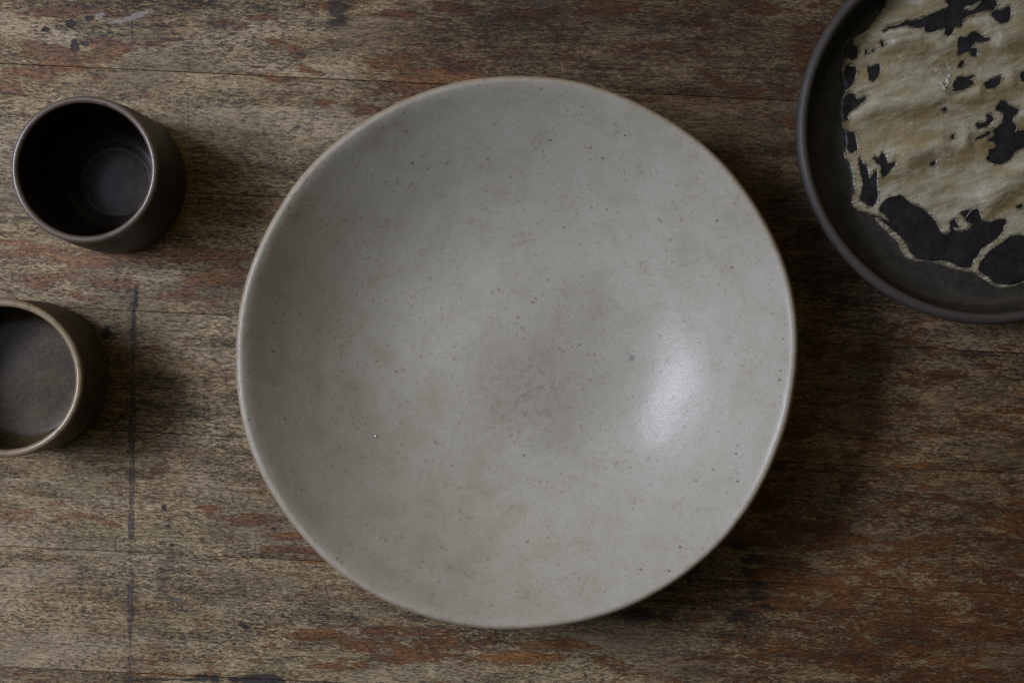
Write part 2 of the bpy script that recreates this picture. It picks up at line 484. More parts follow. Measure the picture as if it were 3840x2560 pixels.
# ================================================================== THE BIG BOWL
RIMZ = 0.0490
rim_px = [(953.3,1000),(915,1126),(899.8,1229.6),(894,1325),(894.8,1402),(901.7,1478),(913,1543),(924.6,1600),
 (1312,500),(1210,586),(1124,678.6),(1047.7,790),(1000,876),(1300,507.7),(1427.6,428.6),(1555,367),(1682.7,324),(1810,302),(1900,294.6),
 (1976.5,294.6),(2129.6,309),(2270,344.4),(2397.4,394),(2500,451.5),(2450,425.5),(2577.5,505),(2705,617),(2800.8,738),(2858,830.5),(2893,900),
 (2899,900),(2952.6,1064.6),(2975.5,1187),(2980,1302),(2975.5,1397.5),(2964,1500),(2960.8,1500),(2924,1643.5),(2876,1771),(2803,1892),(2723,2000),
 (2700,2030),(2565.5,2148.8),(2416.7,2238),(2267.9,2300.6),(2119,2336),(2000,2348),(1895,2352.7),(1746,2342),(1657,2321),(1597.6,2302),
 (1478.6,2254.5),(1374,2199),(1300,2151.8),(1183,2050),(1116,1964.5),(1023.5,1837),(953,1693.5),(913.5,1550)]
bc = P(1937, 1324, RIMZ)
bowl_R = periodic_fit(bc, [P(x, y, RIMZ) for x, y in rim_px], 12)
R0 = 0.1495
_rs = np.linspace(0, 0.16, 641)
_sl = 1 / (1 + np.exp(-(_rs - 0.0675) / 0.0100)) * (0.50 + 0.42 * np.clip((_rs - 0.080) / 0.060, 0, 1))
_zs = 0.0062 + 0.0022 * np.exp(-(_rs / 0.040) ** 2) + np.concatenate([[0], np.cumsum((_sl[1:] + _sl[:-1]) / 2 * np.diff(_rs))])
def bowl_z(r):
    return float(np.interp(r, _rs, _zs))
prof = []
for r in list(np.linspace(0, 0.1425, 57)): prof.append((r, bowl_z(r), 'body'))
zi = bowl_z(0.1425)
print('rim z', zi + 0.004)
prof += [(0.1440, zi + 0.0011, 'body'), (0.1450, zi + 0.0018, 'body'), (0.1457, zi + 0.0022, 'rim'), (0.1466, zi + 0.0024, 'rim'), (0.1475, zi + 0.0022, 'rim'),
         (0.1483, zi + 0.0016, 'rim'), (0.1490, zi + 0.0006, 'rim'), (0.1494, zi - 0.0006, 'rim'), (0.1495, zi - 0.0018, 'rim'), (0.1492, zi - 0.0030, 'rim'), (0.1484, zi - 0.0041, 'rim')]
for r in np.linspace(0.146, 0.066, 22): prof.append((r, max(bowl_z(r) - 0.0058, 0.0028), 'body'))
prof += [(0.0650, 0.0014, 'foot_ring'), (0.0640, 0.0, 'foot_ring'), (0.0600, 0.0, 'foot_ring'), (0.0585, 0.0016, 'foot_ring'),
         (0.055, 0.0020, 'body'), (0.02, 0.0021, 'body'), (0.0, 0.0021, 'body')]
def bowl_wave(t, r):
    w = min(max((r - 0.05) / 0.1, 0), 1) ** 2
    return w * (0.0011 * math.sin(2 * t + 0.6) + 0.0008 * math.sin(3 * t + 2.1) + 0.0006 * math.sin(5 * t) + 0.0004 * math.sin(9 * t + 1.0))
def bowl_edge(t):
    t = np.asarray(t, float)
    wob = np.array([mnoise.noise(Vector((math.cos(a) * 4.5, math.sin(a) * 4.5, 2.2))) + 0.5 * mnoise.noise(Vector((math.cos(a) * 13, math.sin(a) * 13, 5.2))) for a in t])
    return bowl_R(t) * (1 + 0.0022 * wob)
bv, bf, bp = lathe(prof, 288, bowl_edge, bowl_wave, R0)
# hand-thrown unevenness
for i, v in enumerate(bv):
    r = math.hypot(v[0], v[1])
    if v[2] > 0.006:
        q = mnoise.noise(Vector((v[0] * 22, v[1] * 22, 3.3)))
        q2 = mnoise.noise(Vector((r * 110, math.atan2(v[1], v[0]) * 0.5, 8.1)))
        bv[i][2] += (0.00075 * q + 0.00013 * q2) * min(1, r / 0.05)
edge = np.clip((np.hypot(bv[:, 0], bv[:, 1]) / bowl_R(np.arctan2(bv[:, 1], bv[:, 0])) - 0.958) / 0.038, 0, 1)

def bowl_spot(x, y):
    """place on the inner surface of the bowl, in the bowl's own coordinates, of a pixel of the 2352 wide view"""
    z = 0.015
    for _ in range(12):
        p = D(x, y, z)
        z = bowl_z(min(math.hypot(p[0] - bc[0], p[1] - bc[1]), 0.145))
    return p[0] - bc[0], p[1] - bc[1]

def glaze_material():
    n = N("oatmeal_glaze")
    tc = n.new('ShaderNodeTexCoord').outputs['Object']
    flat = n.vmath('MULTIPLY', tc, (1, 1, 0))
    cl = n.noise(tc, 16, 5, 0.6)
    cl2 = n.noise(tc, 62, 6, 0.7)
    fine = n.noise(tc, 520, 3, 0.6)
    col = n.ramp(n.math('MULTIPLY_ADD', n.math('SUBTRACT', cl2, 0.5), 0.9, n.math('MULTIPLY_ADD', cl, 0.36, 0.32)),
                 [(0.25, (0.338, 0.301, 0.218)), (0.50, (0.408, 0.375, 0.292)), (0.75, (0.448, 0.417, 0.348))])
    col = n.mix(n.math('MULTIPLY', n.step(fine, 0.50, 0.75), 0.28), col, (0.24, 0.20, 0.15))
    # brownish bare mottling where the glaze is thin in the middle
    cx, cy = bowl_spot(1215, 905)
    mid = n.blob(n.vmath('ADD', flat, n.vmath('MULTIPLY', n.vmath('SUBTRACT', n.noise(tc, 40, 4, 0.6, col=True), (0.5, 0.5, 0.5)), (0.05, 0.05, 0))),
                 cx, cy, 0.050, 0.042, 0, 1.1, 0.1)
    mo = n.step(n.noise(tc, 230, 5, 0.7), 0.46, 0.66)
    col = n.mix(n.math('MULTIPLY', mid, n.math('MULTIPLY_ADD', mo, 0.38, 0.26)), col, (0.215, 0.180, 0.125))
    # faint tan freckles all over
    v1 = n.vor(tc, 240)
    f1 = n.math('MULTIPLY', n.step(v1.outputs['Distance'], 0.34, 0.12), n.step(n.noise(tc, 75, 3, 0.6), 0.52, 0.66))
    col = n.mix(n.math('MULTIPLY', f1, 0.50), col, (0.20, 0.145, 0.085))
    v4 = n.vor(tc, 480)
    f4 = n.math('MULTIPLY', n.step(v4.outputs['Distance'], 0.42, 0.18), n.step(n.noise(tc, 130, 4, 0.65), 0.50, 0.62))
    col = n.mix(n.math('MULTIPLY', f4, 0.42), col, (0.225, 0.160, 0.090))
    # iron spots
    v2 = n.vor(tc, 85)
    sepc = n.new('ShaderNodeSeparateColor'); n.put(sepc.inputs[0], v2.outputs['Color'])
    gate = n.step(sepc.outputs[0], 0.80, 0.86)
    rad = n.math('MULTIPLY_ADD', sepc.outputs[1], 0.050, 0.030)
    f2 = n.math('MULTIPLY', n.step(v2.outputs['Distance'], rad, n.math('MULTIPLY', rad, 0.45)), gate)
    col = n.mix(n.math('MULTIPLY', f2, 0.72), col, (0.065, 0.042, 0.025))
    # particular iron spots
    for (x, y, r, a) in [(1231, 686, 4.0, .9), (1225, 694, 4.5, .45), (1187, 767, 3.2, .85), (1270, 780, 3.2, .7), (1331, 792, 3.6, .85), (1151, 751, 2.6, .7),
                   (1797, 778, 3.4, .9), (1789, 872, 4.6, .95), (1791, 850, 4.0, .9), (1519, 772, 3.6, .85), (1607, 787, 3.4, .8), (1623, 754, 3.2, .6),
                   (1204, 1045, 4.6, .9), (1263, 1062, 3.4, .8), (1690, 1041, 4.4, .85), (1637, 1077, 3.8, .9), (1598, 1103, 3.6, .9), (1693, 1104, 5, .85),
                   (1561, 1254, 5, .85), (1471, 1306, 4.4, .95), (1536, 1309, 4.6, .95), (1212, 1243, 4.2, .8), (1243, 207, 4.2, .75), (1264, 323, 4, .95),
                   (1356, 340, 4, .9), (1384, 364, 4.6, .85), (1356, 368, 4, .6), (948, 376, 4.6, .8), (1028, 376, 4.4, .6), (1121, 367, 4.4, .7), (930, 262, 4, .55),
                   (1394, 481, 3.6, .9), (1296, 523, 4.2, .8), (1518, 508, 4.6, .6), (1540, 550, 4.6, .5), (1646, 508, 4.4, .9), (1681, 614, 5, .85), (1544, 602, 4.4, .6),
                   (628, 806, 5, .9), (628, 741, 4.6, .7), (910, 853, 4.2, .85), (655, 962, 4.6, .7), (572, 963, 4.2, .8), (694, 1123, 4.6, .6),
                   (776, 1281, 5, .6), (786, 1289, 5, .6), (1448, 765, 2.6, .5), (1414, 785, 2.6, .6), (686, 495, 4, .6)]:
        a0, b0 = bowl_spot(x, y)
        col = n.mix(n.math('MULTIPLY', n.blob(flat, a0, b0, r * PX0 * 0.85, r * PX0 * 0.72, 0, 1.2, 0.35), a * 0.72), col, (0.075, 0.046, 0.024))
    a0, b0 = bowl_spot(1452, 822)       # small blue-grey smudge
    col = n.mix(n.math('MULTIPLY', n.blob(flat, a0, b0, 11 * PX0, 10 * PX0, 0, 1.1, 0.2), 0.62), col, (0.12, 0.135, 0.16))
    # thin toasted glaze along the edge
    e = n.new('ShaderNodeAttribute'); e.attribute_name = 'edge'
    ef = n.math('MULTIPLY_ADD', n.math('SUBTRACT', n.noise(tc, 150, 5, 0.7), 0.5), 1.1, e.outputs['Fac'])
    col = n.mix(n.math('MULTIPLY', n.step(ef, 0.30, 1.05), 0.62), col, (0.310, 0.212, 0.122))
    v3 = n.vor(tc, 330)
    f3 = n.math('MULTIPLY', n.step(v3.outputs['Distance'], 0.30, 0.12), n.step(n.math('ADD', e.outputs['Fac'], n.noise(tc, 60, 2, 0.5)), 0.95, 1.35))
    col = n.mix(n.math('MULTIPLY', f3, 0.45), col, (0.16, 0.085, 0.045))
    pim = n.noise(tc, 900, 3, 0.6)
    h = n.math('MULTIPLY_ADD', cl2, 0.8, n.math('MULTIPLY', pim, 0.25))
    nor = n.bump(h, 0.15, 0.0020)
    rough = n.math('MULTIPLY_ADD', n.noise(tc, 55, 4, 0.6), 0.24, 0.32)
    return n.finish(col, n.math('ADD', rough, 0.10), nor, 0.27, (0.36, 0.22, True))
glaze = glaze_material()
def clay_material():
    n = N("bare_clay")
    tc = n.new('ShaderNodeTexCoord').outputs['Object']
    return n.finish(n.ramp(n.noise(tc, 300, 4, 0.6), [(0.3, (0.16, 0.11, 0.07)), (0.7, (0.28, 0.20, 0.14))]), 0.85)
clay = clay_material()
bowl = empty("serving_bowl", (bc[0], bc[1], 0.0))
tag(bowl, "large shallow oatmeal grey glazed bowl with uneven rim, in the middle of the table", "bowl")
split_parts(bv, bf, bp, {'body': glaze, 'rim': glaze, 'foot_ring': clay}, bowl, {'edge': edge})

# ================================================================== CUPS
def dark_glaze(name, c0, c1, c2, rough, rimcol, speck, coat=0.14):
    n = N(name)
    tc = n.new('ShaderNodeTexCoord').outputs['Object']
    a = n.noise(tc, 60, 5, 0.65); b = n.noise(tc, 420, 4, 0.65)
    col = n.ramp(n.math('MULTIPLY_ADD', n.math('SUBTRACT', b, 0.5), 0.9, a), [(0.3, c0), (0.52, c1), (0.75, c2)])
    e = n.new('ShaderNodeAttribute'); e.attribute_name = 'edge'
    ef = n.math('MULTIPLY_ADD', n.math('SUBTRACT', n.noise(tc, 420, 4, 0.7), 0.5), speck, e.outputs['Fac'])
    col = n.mix(n.step(ef, 0.30, 0.85), col, rimcol)
    rings = n.noise(n.scale3(tc, (12, 12, 420)), 1.0, 3, 0.6)         # throwing marks
    streak = n.noise(n.scale3(tc, (160, 160, 30)), 1.0, 4, 0.6)         # glaze runs
    col = n.mix(n.math('MULTIPLY', n.step(streak, 0.50, 0.70), 0.45), col, c2)
    col = n.mix(n.math('MULTIPLY', n.step(n.noise(tc, 700, 2, 0.6), 0.64, 0.72), 0.5), col, tuple(q * 2.2 for q in c2))
    h0 = n.math('MULTIPLY_ADD', rings, 0.8, n.math('MULTIPLY_ADD', n.noise(tc, 500, 3, 0.6), 0.4, a))
    nor = n.bump(h0, 0.30, 0.0014)
    m = n.finish(col, n.math('MULTIPLY_ADD', b, 0.18, rough), nor, 0.22)
    n.put(n.bsdf.inputs['Coat Weight'], n.math('MULTIPLY_ADD', e.outputs['Fac'], 0.80, coat))      # the lip is smooth from use
    n.bsdf.inputs['Coat Roughness'].default_value = 0.20
    return m

def make_cup(cx, cy, rr_px, h, belly, floor_r, wall, mat, matin, label, fz=0.0):
    c = P(cx, cy, h)
    r = rr_px * (CAM_H - h) / FPX
    root = empty("cup", (c[0], c[1], 0))
    tag(root, label, "cup", "cups at the left of the bowl")
    ri = r - wall
    gd = 0.0 if fz else 1.0                          # only the deep cup has a turned groove round its floor
    p = [(0, 0.0074), (floor_r * 0.4, 0.0071), (floor_r * 0.8, 0.0066), (floor_r * 0.93, 0.0069 - 0.0009 * gd), (floor_r * 0.97, 0.0071 - 0.0009 * gd), (floor_r, 0.0072)]
    prof = [(a, z + fz, 'inner_floor') for a, z in p]
    k = 8
    for i in range(1, k + 1):                       # rounded corner from floor to wall
        t = i / k * math.pi / 2
        prof.append((floor_r + (ri * belly - floor_r) * math.sin(t), 0.0072 + fz + (0.020 - fz * 0.5) * (1 - math.cos(t)), 'body'))
    for t in np.linspace(0.1, 1, 12):
        z0 = 0.0272 + fz * 0.5
        z = z0 + (h - 0.0022 - z0) * t
        prof.append((ri * (1 + (belly - 1) * (1 - t) ** 1.3), z, 'body'))
    w2 = wall / 2
    for i in range(1, 9):
        t = math.pi - i / 8 * math.pi
        prof.append((r - w2 + w2 * math.cos(t), h - 0.0022 + 0.0022 * math.sin(t), 'rim'))
    prof.append((r + 0.0001, h - 0.0045, 'rim'))
    for t in np.linspace(0.04, 1, 16):
        z = h - 0.0045 - (h - 0.0095) * t
        bulge = 1 + (belly - 1) * math.sin(min(t * 1.25, 1) * math.pi / 2) ** 1.0
        prof.append((r * bulge - (0.0012 if t > 0.97 else 0), z, 'body'))
    rb = r * belly
    prof += [(rb - 0.0035, 0.0018, 'foot_ring'), (rb - 0.006, 0, 'foot_ring'), (rb - 0.011, 0, 'foot_ring'), (rb - 0.0125, 0.002, 'foot_ring'),
             (0.01, 0.0022, 'body'), (0, 0.0022, 'body')]
    ph = random.random() * 6
    v, f, pt = lathe(prof, 128, lambda th: r * (1 + 0.004 * np.cos(2 * th + ph) + 0.002 * np.cos(3 * th + 2 * ph)), None, r)
    edge = [min(max((q[2] - (h - 0.0036)) / 0.0030, 0), 1) for q in v]
    split_parts(v, f, pt, {'body': mat, 'rim': mat, 'foot_ring': clay, 'inner_floor': matin}, root, {'edge': edge})
    return root

cupm1 = dark_glaze("tenmoku_glaze", (0.011, 0.008, 0.005), (0.024, 0.017, 0.011), (0.040, 0.028, 0.018), 0.45, (0.135, 0.098, 0.070), 0.9)
cupm2 = dark_glaze("brown_olive_glaze", (0.026, 0.018, 0.008), (0.054, 0.037, 0.016), (0.086, 0.060, 0.027), 0.55, (0.26, 0.190, 0.105), 1.4)
floor1 = dark_glaze("pooled_grey_glaze", (0.030, 0.024, 0.016), (0.060, 0.048, 0.033), (0.092, 0.075, 0.052), 0.42, (0.12, 0.10, 0.07), 0.5, 0.30)
floor2 = dark_glaze("pooled_olive_glaze", (0.024, 0.015, 0.005), (0.050, 0.032, 0.011), (0.080, 0.053, 0.020), 0.45, (0.12, 0.10, 0.07), 0.5)
make_cup(315, 634, 277, 0.066, 1.05, 0.020, 0.0038, cupm1, floor1,
         "dark brown cup with black inside and thin grey rim, upper left of the big bowl")
make_cup(10, 1418, 299, 0.057, 1.0, 0.031, 0.0042, cupm2, floor2,
         "olive brown cup with thick cream speckled rim, cut off by the left edge", 0.014)

# ================================================================== DARK PLATE
plate_px = [(3217,0),(3065,210),(3009,456),(3031.5,660),(3084,795),(3212.5,990),(3200,965),(3410,1131.5),(3610,1190.5),(3800,1194.6),(3110,120)]
PH = 0.030
A = np.array([[x, y, 1] for x, y in plate_px]); bvec = np.array([x * x + y * y for x, y in plate_px])
sol = np.linalg.lstsq(A, bvec, rcond=None)[0]
pcx, pcy = sol[0] / 2, sol[1] / 2
prad_px = math.sqrt(sol[2] + pcx ** 2 + pcy ** 2)
pc = P(pcx, pcy, PH)
PR = prad_px * (CAM_H - PH) / FPX + 0.0025          # outer radius; the traced line is the middle of the rim
print("plate", pcx, pcy, prad_px, PR)
def plate_material():
    n = N("black_stoneware")
    tc = n.new('ShaderNodeTexCoord').outputs['Object']
    ln = n.length(n.vmath('MULTIPLY', tc, (1, 1, 0)))
    comb = n.new('ShaderNodeCombineXYZ'); n.put(comb.inputs[0], ln)
    sz = n.new('ShaderNodeSeparateXYZ'); n.put(sz.inputs[0], tc); n.put(comb.inputs[1], sz.outputs[2])
    rings = n.noise(n.scale3(comb.outputs[0], (420, 420, 1)), 1.0, 4, 0.6)
    a = n.noise(tc, 180, 5, 0.7)
    col = n.ramp(n.math('MULTIPLY_ADD', n.math('SUBTRACT', rings, 0.5), 0.5, a), [(0.3, (0.022, 0.018, 0.013)), (0.55, (0.040, 0.034, 0.025)), (0.8, (0.062, 0.053, 0.041))])
    e = n.new('ShaderNodeAttribute'); e.attribute_name = 'edge'
    ef = n.math('MULTIPLY_ADD', n.math('SUBTRACT', rings, 0.5), 1.4, e.outputs['Fac'])
    col = n.mix(n.math('MULTIPLY', n.step(ef, 0.2, 1.0), 0.8), col, (0.072, 0.062, 0.052))
    h = n.math('MULTIPLY_ADD', a, 0.4, n.math('MULTIPLY', rings, 0.8))
    return n.finish(col, n.math('MULTIPLY_ADD', a, 0.25, 0.42), n.bump(h, 0.25, 0.0012), 0.4)
pm = plate_material()
plate = empty("dark_plate", (pc[0], pc[1], 0))
tag(plate, "black plate with upright rim and ragged cream brushed decoration, at the top right corner", "plate")
FLOOR = 0.0080
prof = [(0, FLOOR, 'body')]
for r in np.linspace(0.1, 0.86, 24): prof.append((r * PR, FLOOR + 0.0006 * r ** 3, 'body'))
r1 = 0.86 * PR
ri = PR - 0.0054
for i in range(1, 9):
    t = i / 8 * math.pi / 2 * 0.93
    prof.append((r1 + (ri - r1 - 0.0014) * math.sin(t), FLOOR + 0.0004 + 0.012 * (1 - math.cos(t)), 'body'))
prof += [(ri - 0.0006, 0.0235, 'body'), (ri, PH - 0.0022, 'body'), (ri + 0.0004, PH - 0.0012, 'rim'), (ri + 0.0012, PH - 0.0003, 'rim'), (ri + 0.0026, PH, 'rim'),
         (ri + 0.0038, PH - 0.0003, 'rim'), (ri + 0.0050, PH - 0.0013, 'rim'), (ri + 0.0057, PH - 0.0030, 'rim'), (ri + 0.0058, PH - 0.005, 'rim')]
for t in np.linspace(0.1, 1, 10):
    prof.append((PR - 0.016 * t ** 1.6, (PH - 0.005) * (1 - t) + 0.004 * t, 'body'))
prof += [(PR - 0.0175, 0.0, 'foot_ring'), (PR - 0.023, 0.0, 'foot_ring'), (PR - 0.0245, 0.0030, 'foot_ring'), (0.02, 0.0034, 'body'), (0, 0.0034, 'body')]
v, f, pt = lathe(prof, 224, lambda th: PR * (1 + 0.004 * np.cos(2 * th + 0.5) + 0.0025 * np.cos(3 * th)), None, PR)
edge = [min(max((q[2] - (PH - 0.0050)) / 0.0035, 0), 1) for q in v]
split_parts(v, f, pt, {'body': pm, 'rim': pm, 'foot_ring': pm}, plate, {'edge': edge})

# --- brushed decoration: a black glaze pool with a ragged cream slip over it
outer = [(3322,-30),(3322,0),(3315.6,23),(3305,40),(3288,63),(3275.7,80),(3250,109),(3229,126),(3208,135),(3199,145),(3195.7,160),(3204,172.6),(3213.6,179),(3215.7,193.6),
 (3213.6,216.7),(3193.6,225),(3183,218),(3168,217),(3162,233.6),(3156.8,261),(3160,294.6),(3167,328),
 (3170,322),(3166,299),(3167,269),(3176.8,244),(3187,251.5),(3206,253.6),(3210.4,265),(3204,299),(3193.6,322),(3177,333),
 (3164,353),(3156.8,378.4),(3154.7,397),(3160,384),(3168,366),(3187,352),(3202,357),(3215.7,375),(3250.4,363.7),(3233.6,384.7),(3208,405.8),(3183,424.7),(3176.8,439.4),(3181,450),
 (3168,456),(3157.8,450),(3154.7,466.8),(3162,483.6),(3178.8,494),(3200,496),(3206,511),(3212.5,540.4),(3214.6,559.4),(3197.8,572),(3186,571),(3172.5,546.7),(3170.4,567.8),
 (3162,572),(3168,597),(3183,607.8),(3189.4,633),(3197.8,660),(3197.8,691.6),(3206,712.6),(3195,737.9),(3192.5,761),(3202,780),(3223,794.7),(3254.6,803),(3285,810),(3315,822),(3336.7,830.5),
 (3317.7,803),(3298.8,786),(3322,754.7),(3330,744),(3359.8,735.8),(3381,734.7),(3400,750.5),(3421,765),(3465,786),(3488.4,809.4),(3509.4,832.6),(3520,855.7),(3532.6,876.7),(3547,881),(3564,870.4),
 (3566,834.7),(3581,824),(3589.4,843),(3597.8,851.5),(3574.7,851.5),(3585,866),(3610.4,870.4),(3642,855.7),(3653.6,845),(3631.5,832.6),(3623,822),(3646,794.7),(3667,786),(3673.6,803),(3684,828),
 (3715.7,834.7),(3745,824),(3768,822),(3774.6,834.7),(3762,850),(3762,864),(3741,891.5),(3711.4,912.5),(3682,931.5),(3663,961),(3650.4,971.5),(3642,1001),(3606,1003),(3581,990.5),(3547,978),
 (3494.7,978),(3442,971.5),(3421,950.5),(3410.5,933.7),(3400,910),(3381,887),(3349,862),(3317.7,834.7),(3294.6,814),(3279.9,817.8),(3288,834.7),(3317.7,864),(3349,893.6),(3370,914.6),(3376.7,937.8),
 (3388,955),(3406,971.5),(3437.8,982),(3490.4,981),(3501,984),(3547,1001),(3589.4,1013.6),(3648,1024),(3684,1045),(3715.7,1068),(3741,1078.9),(3768,1083),(3800,1076.8),(3840,1060),
 (3885,1058),(3940,1070),(3990,1040),(4010,990),(4060,970),(4120,980),(4160,930),(4180,860),(4230,800),(4250,700),(4270,560),(4240,420),(4260,300),(4200,190),(4150,60),(4070,-30),(3980,-90),(3850,-110),(3720,-150),(3600,-120),(3480,-130),(3390,-90)]
holes = [
 [(3671.5,1011.5),(3684,978),(3711.4,946),(3757.7,912.6),(3768,906),(3789,889),(3806,884),(3840,885),(3900,905),(3930,960),(3900,1025),(3840,1052),(3818.8,1063),(3789,1067),(3749,1066),(3730,1060),(3711.4,1041),(3686,1026)],
 [(3221,597),(3231.5,603.6),(3235.7,618),(3250.4,624.6),(3256.7,660),(3263,675),(3275,655),(3288,643.5),(3288,706),(3293.5,723),(3288,750.5),(3273.5,772.6),(3254.6,769.4),(3235.7,754.7),(3225,750.5),(3231.5,733.7),(3233.6,710.5),(3239.9,687),(3233,664),(3227,633),(3224,620)],
 [(3606,796.8),(3637.8,788),(3618.9,815.7)],
 [(3313.5,122),(3328,107),(3378.8,92.6),(3400,82),(3440,78),(3469.4,67),(3517.8,46),(3560,27),(3547,0),(3540,-50),(3640,-70),(3720,-45),(3728,0),(3738.8,16.8),(3722,40),(3690.4,40),(3644,56.8),(3623,63),(3610.4,84),(3606,101),(3583,103),(3570,124),(3560,134.7),(3547,126),(3547,105),(3490.5,122),(3471.5,117.8),(3469,101),(3440,107),(3412.6,97),(3400,94.7),(3366,103),(3330,111.5)],
 [(3717.8,56.8),(3736.7,40),(3757.7,42),(3778.8,27),(3789,29.5),(3787,71.5),(3774.6,84),(3749,84)],
 [(3597.8,143),(3625,143),(3648,124),(3669.4,124),(3690.4,143),(3713.5,147),(3694.6,155.7),(3658.8,160),(3642,181),(3663,185),(3661,210.4),(3644,210.4),(3641,193),(3621,195.7),(3596.8,204)],
 [(3602,235.7),(3616.7,231.5),(3608,252.5),(3595.7,252.5)],
 [(3595.7,290.4),(3627,292.5),(3654.6,286),(3637.8,298.8),(3652.5,311.4),(3623,332),(3583,342.6),(3577,315.6)],
 [(3711.4,303),(3751.4,288),(3749,315.6),(3728,330),(3703,332),(3694.6,311)],
 [(3829,280),(3850,265),(3870,290),(3855,312),(3833,301)],
 [(3757.7,380.5),(3774.6,384.7),(3789,399.4),(3818.8,412),(3816.7,422.6),(3797.7,443.6),(3799.8,460.5),(3812.5,477),(3804,498),(3840,490),(3890,500),(3885,540),(3840,553),(3806,570),(3789,599),(3753.5,616),(3728,612),(3701,597),(3713.5,578),(3711.4,563.6),(3741,551),(3730,532),(3709,528),(3734.6,509),(3728,492),(3757.7,466.8),(3766,441.5),(3762,422.6),(3736.7,410)],
 [(3661,464.7),(3690.4,462.6),(3707,452),(3698.8,433),(3715.7,433),(3726,450),(3698.8,475),(3669.4,481.5)],
 [(3661,523.6),(3679.9,511),(3715.7,492),(3715.7,500.5),(3690.4,515)],
 [(3275.7,591),(3284,589),(3296.7,597),(3309,572),(3317.7,584.6),(3330.4,614),(3357.7,610),(3347,629),(3322,660),(3309,660),(3307,624.6),(3290,612)],
 [(3254.6,252.5),(3268,253),(3296.7,241),(3298.8,271.5),(3282,301),(3263,301)],
 [(3306,158),(3313,158),(3313,174),(3306,174)], [(3246,192),(3252,192),(3251,202),(3245,202)], [(3273,187),(3278,187),(3277,193),(3272,193)],
 [(3536,412),(3548,405),(3551,412),(3540,419)], [(3570,508),(3577,505),(3578,520),(3571,523)],
 [(3812,775),(3830,768),(3836,774),(3822,783)], [(3490,616),(3508,606),(3510,612),(3495,624)],
 [(3960,200),(4020,180),(4060,230),(4010,270)], [(4000,600),(4080,580),(4120,650),(4050,720),(3990,690)], [(3930,330),(3960,320),(3965,350)],
]
islands = [[(3614.6,35.8),(3648,42),(3682,12.6),(3677.8,2),(3648,19),(3621,23)], [(3608,96),(3613,72),(3632,62),(3640,66),(3620,82),(3613,100)]]

def ragged(poly, amp, seed, step=5.0):
    """rounded, then slightly torn copy of a traced outline"""
    n = len(poly); out = []
    for i in range(n):
        p0, p1, p2, p3 = [np.array(poly[(i + k) % n], float) for k in (-1, 0, 1, 2)]
        m = max(1, int(np.linalg.norm(p2 - p1) / step))
        for k in range(m):
            t = k / m
            cr = 0.5 * ((2 * p1) + (-p0 + p2) * t + (2 * p0 - 5 * p1 + 4 * p2 - p3) * t * t + (-p0 + 3 * p1 - 3 * p2 + p3) * t ** 3)
            q = 0.55 * cr + 0.45 * (p1 * (1 - t) + p2 * t)
            nv = mnoise.noise_vector(Vector((q[0] * 0.11, q[1] * 0.11, seed)))
            nv2 = mnoise.noise_vector(Vector((q[0] * 0.03, q[1] * 0.03, seed + 5)))
            out.append((q[0] + amp * (nv[0] + 0.5 * nv2[0]), q[1] + amp * (nv[1] + 0.5 * nv2[1])))
    return out

def inside(x, y, poly):
    """even-odd test of many points at once"""
    p = np.asarray(poly); q = np.roll(p, 1, axis=0)
    c = np.zeros(len(x), bool)
    for (xi, yi), (xj, yj) in zip(p, q):
        if yi == yj: continue
        hit = ((yi > y) != (yj > y)) & (x < (xj - xi) * (y - yi) / (yj - yi) + xi)
        c ^= hit
    return c

def slip_height(x, y):
    """folds of the thick slip, in metres, at plate-local x, y"""
    u = Vector((x * 45 + y * 12, y * 80 - x * 30, 1.7))
    a = mnoise.noise(u) * 0.00055
    b = mnoise.fractal(Vector((x * 160, y * 160, 0.4)), 0.8, 2.0, 4) * 0.00022
    # long folds fanning out to the right
    return a + b + 0.0026 * crease(x, y)[1]

FOLDS = [[(3184, 441), (3583, 372), (3900, 290)], [(3312, 640), (3696, 512), (3900, 400)], [(3690, 790), (3840, 668), (4000, 540)], [(3330, 160), (3600, 190), (3900, 130)]]
FOLDS = [[(P(px, py, FLOOR)[0] - pc[0], P(px, py, FLOOR)[1] - pc[1]) for px, py in f] for f in FOLDS]
def crease(x, y):
    """how strongly a point lies in the brown hollow beside a fold, and on its ridge"""
    hol = rid = 0.0
    for f in FOLDS:
        best = None
        for (ax, ay), (bx, by) in zip(f[:-1], f[1:]):
            dx, dy = bx - ax, by - ay; L2 = dx * dx + dy * dy
            t = min(max(((x - ax) * dx + (y - ay) * dy) / L2, 0), 1)
            ex, ey = x - ax - t * dx, y - ay - t * dy
            d = math.hypot(ex, ey); side = 1 if dx * ey - dy * ex > 0 else -1
            if best is None or d < best[0]: best = (d, side)
        d = best[0] * best[1] + 0.002 * mnoise.noise(Vector((x * 60, y * 60, 2.0)))
        rid = max(rid, math.exp(-((d - 0.0030) / 0.0060) ** 2))
        hol = max(hol, math.exp(-((d + 0.0045) / 0.0065) ** 2))
    return hol, rid

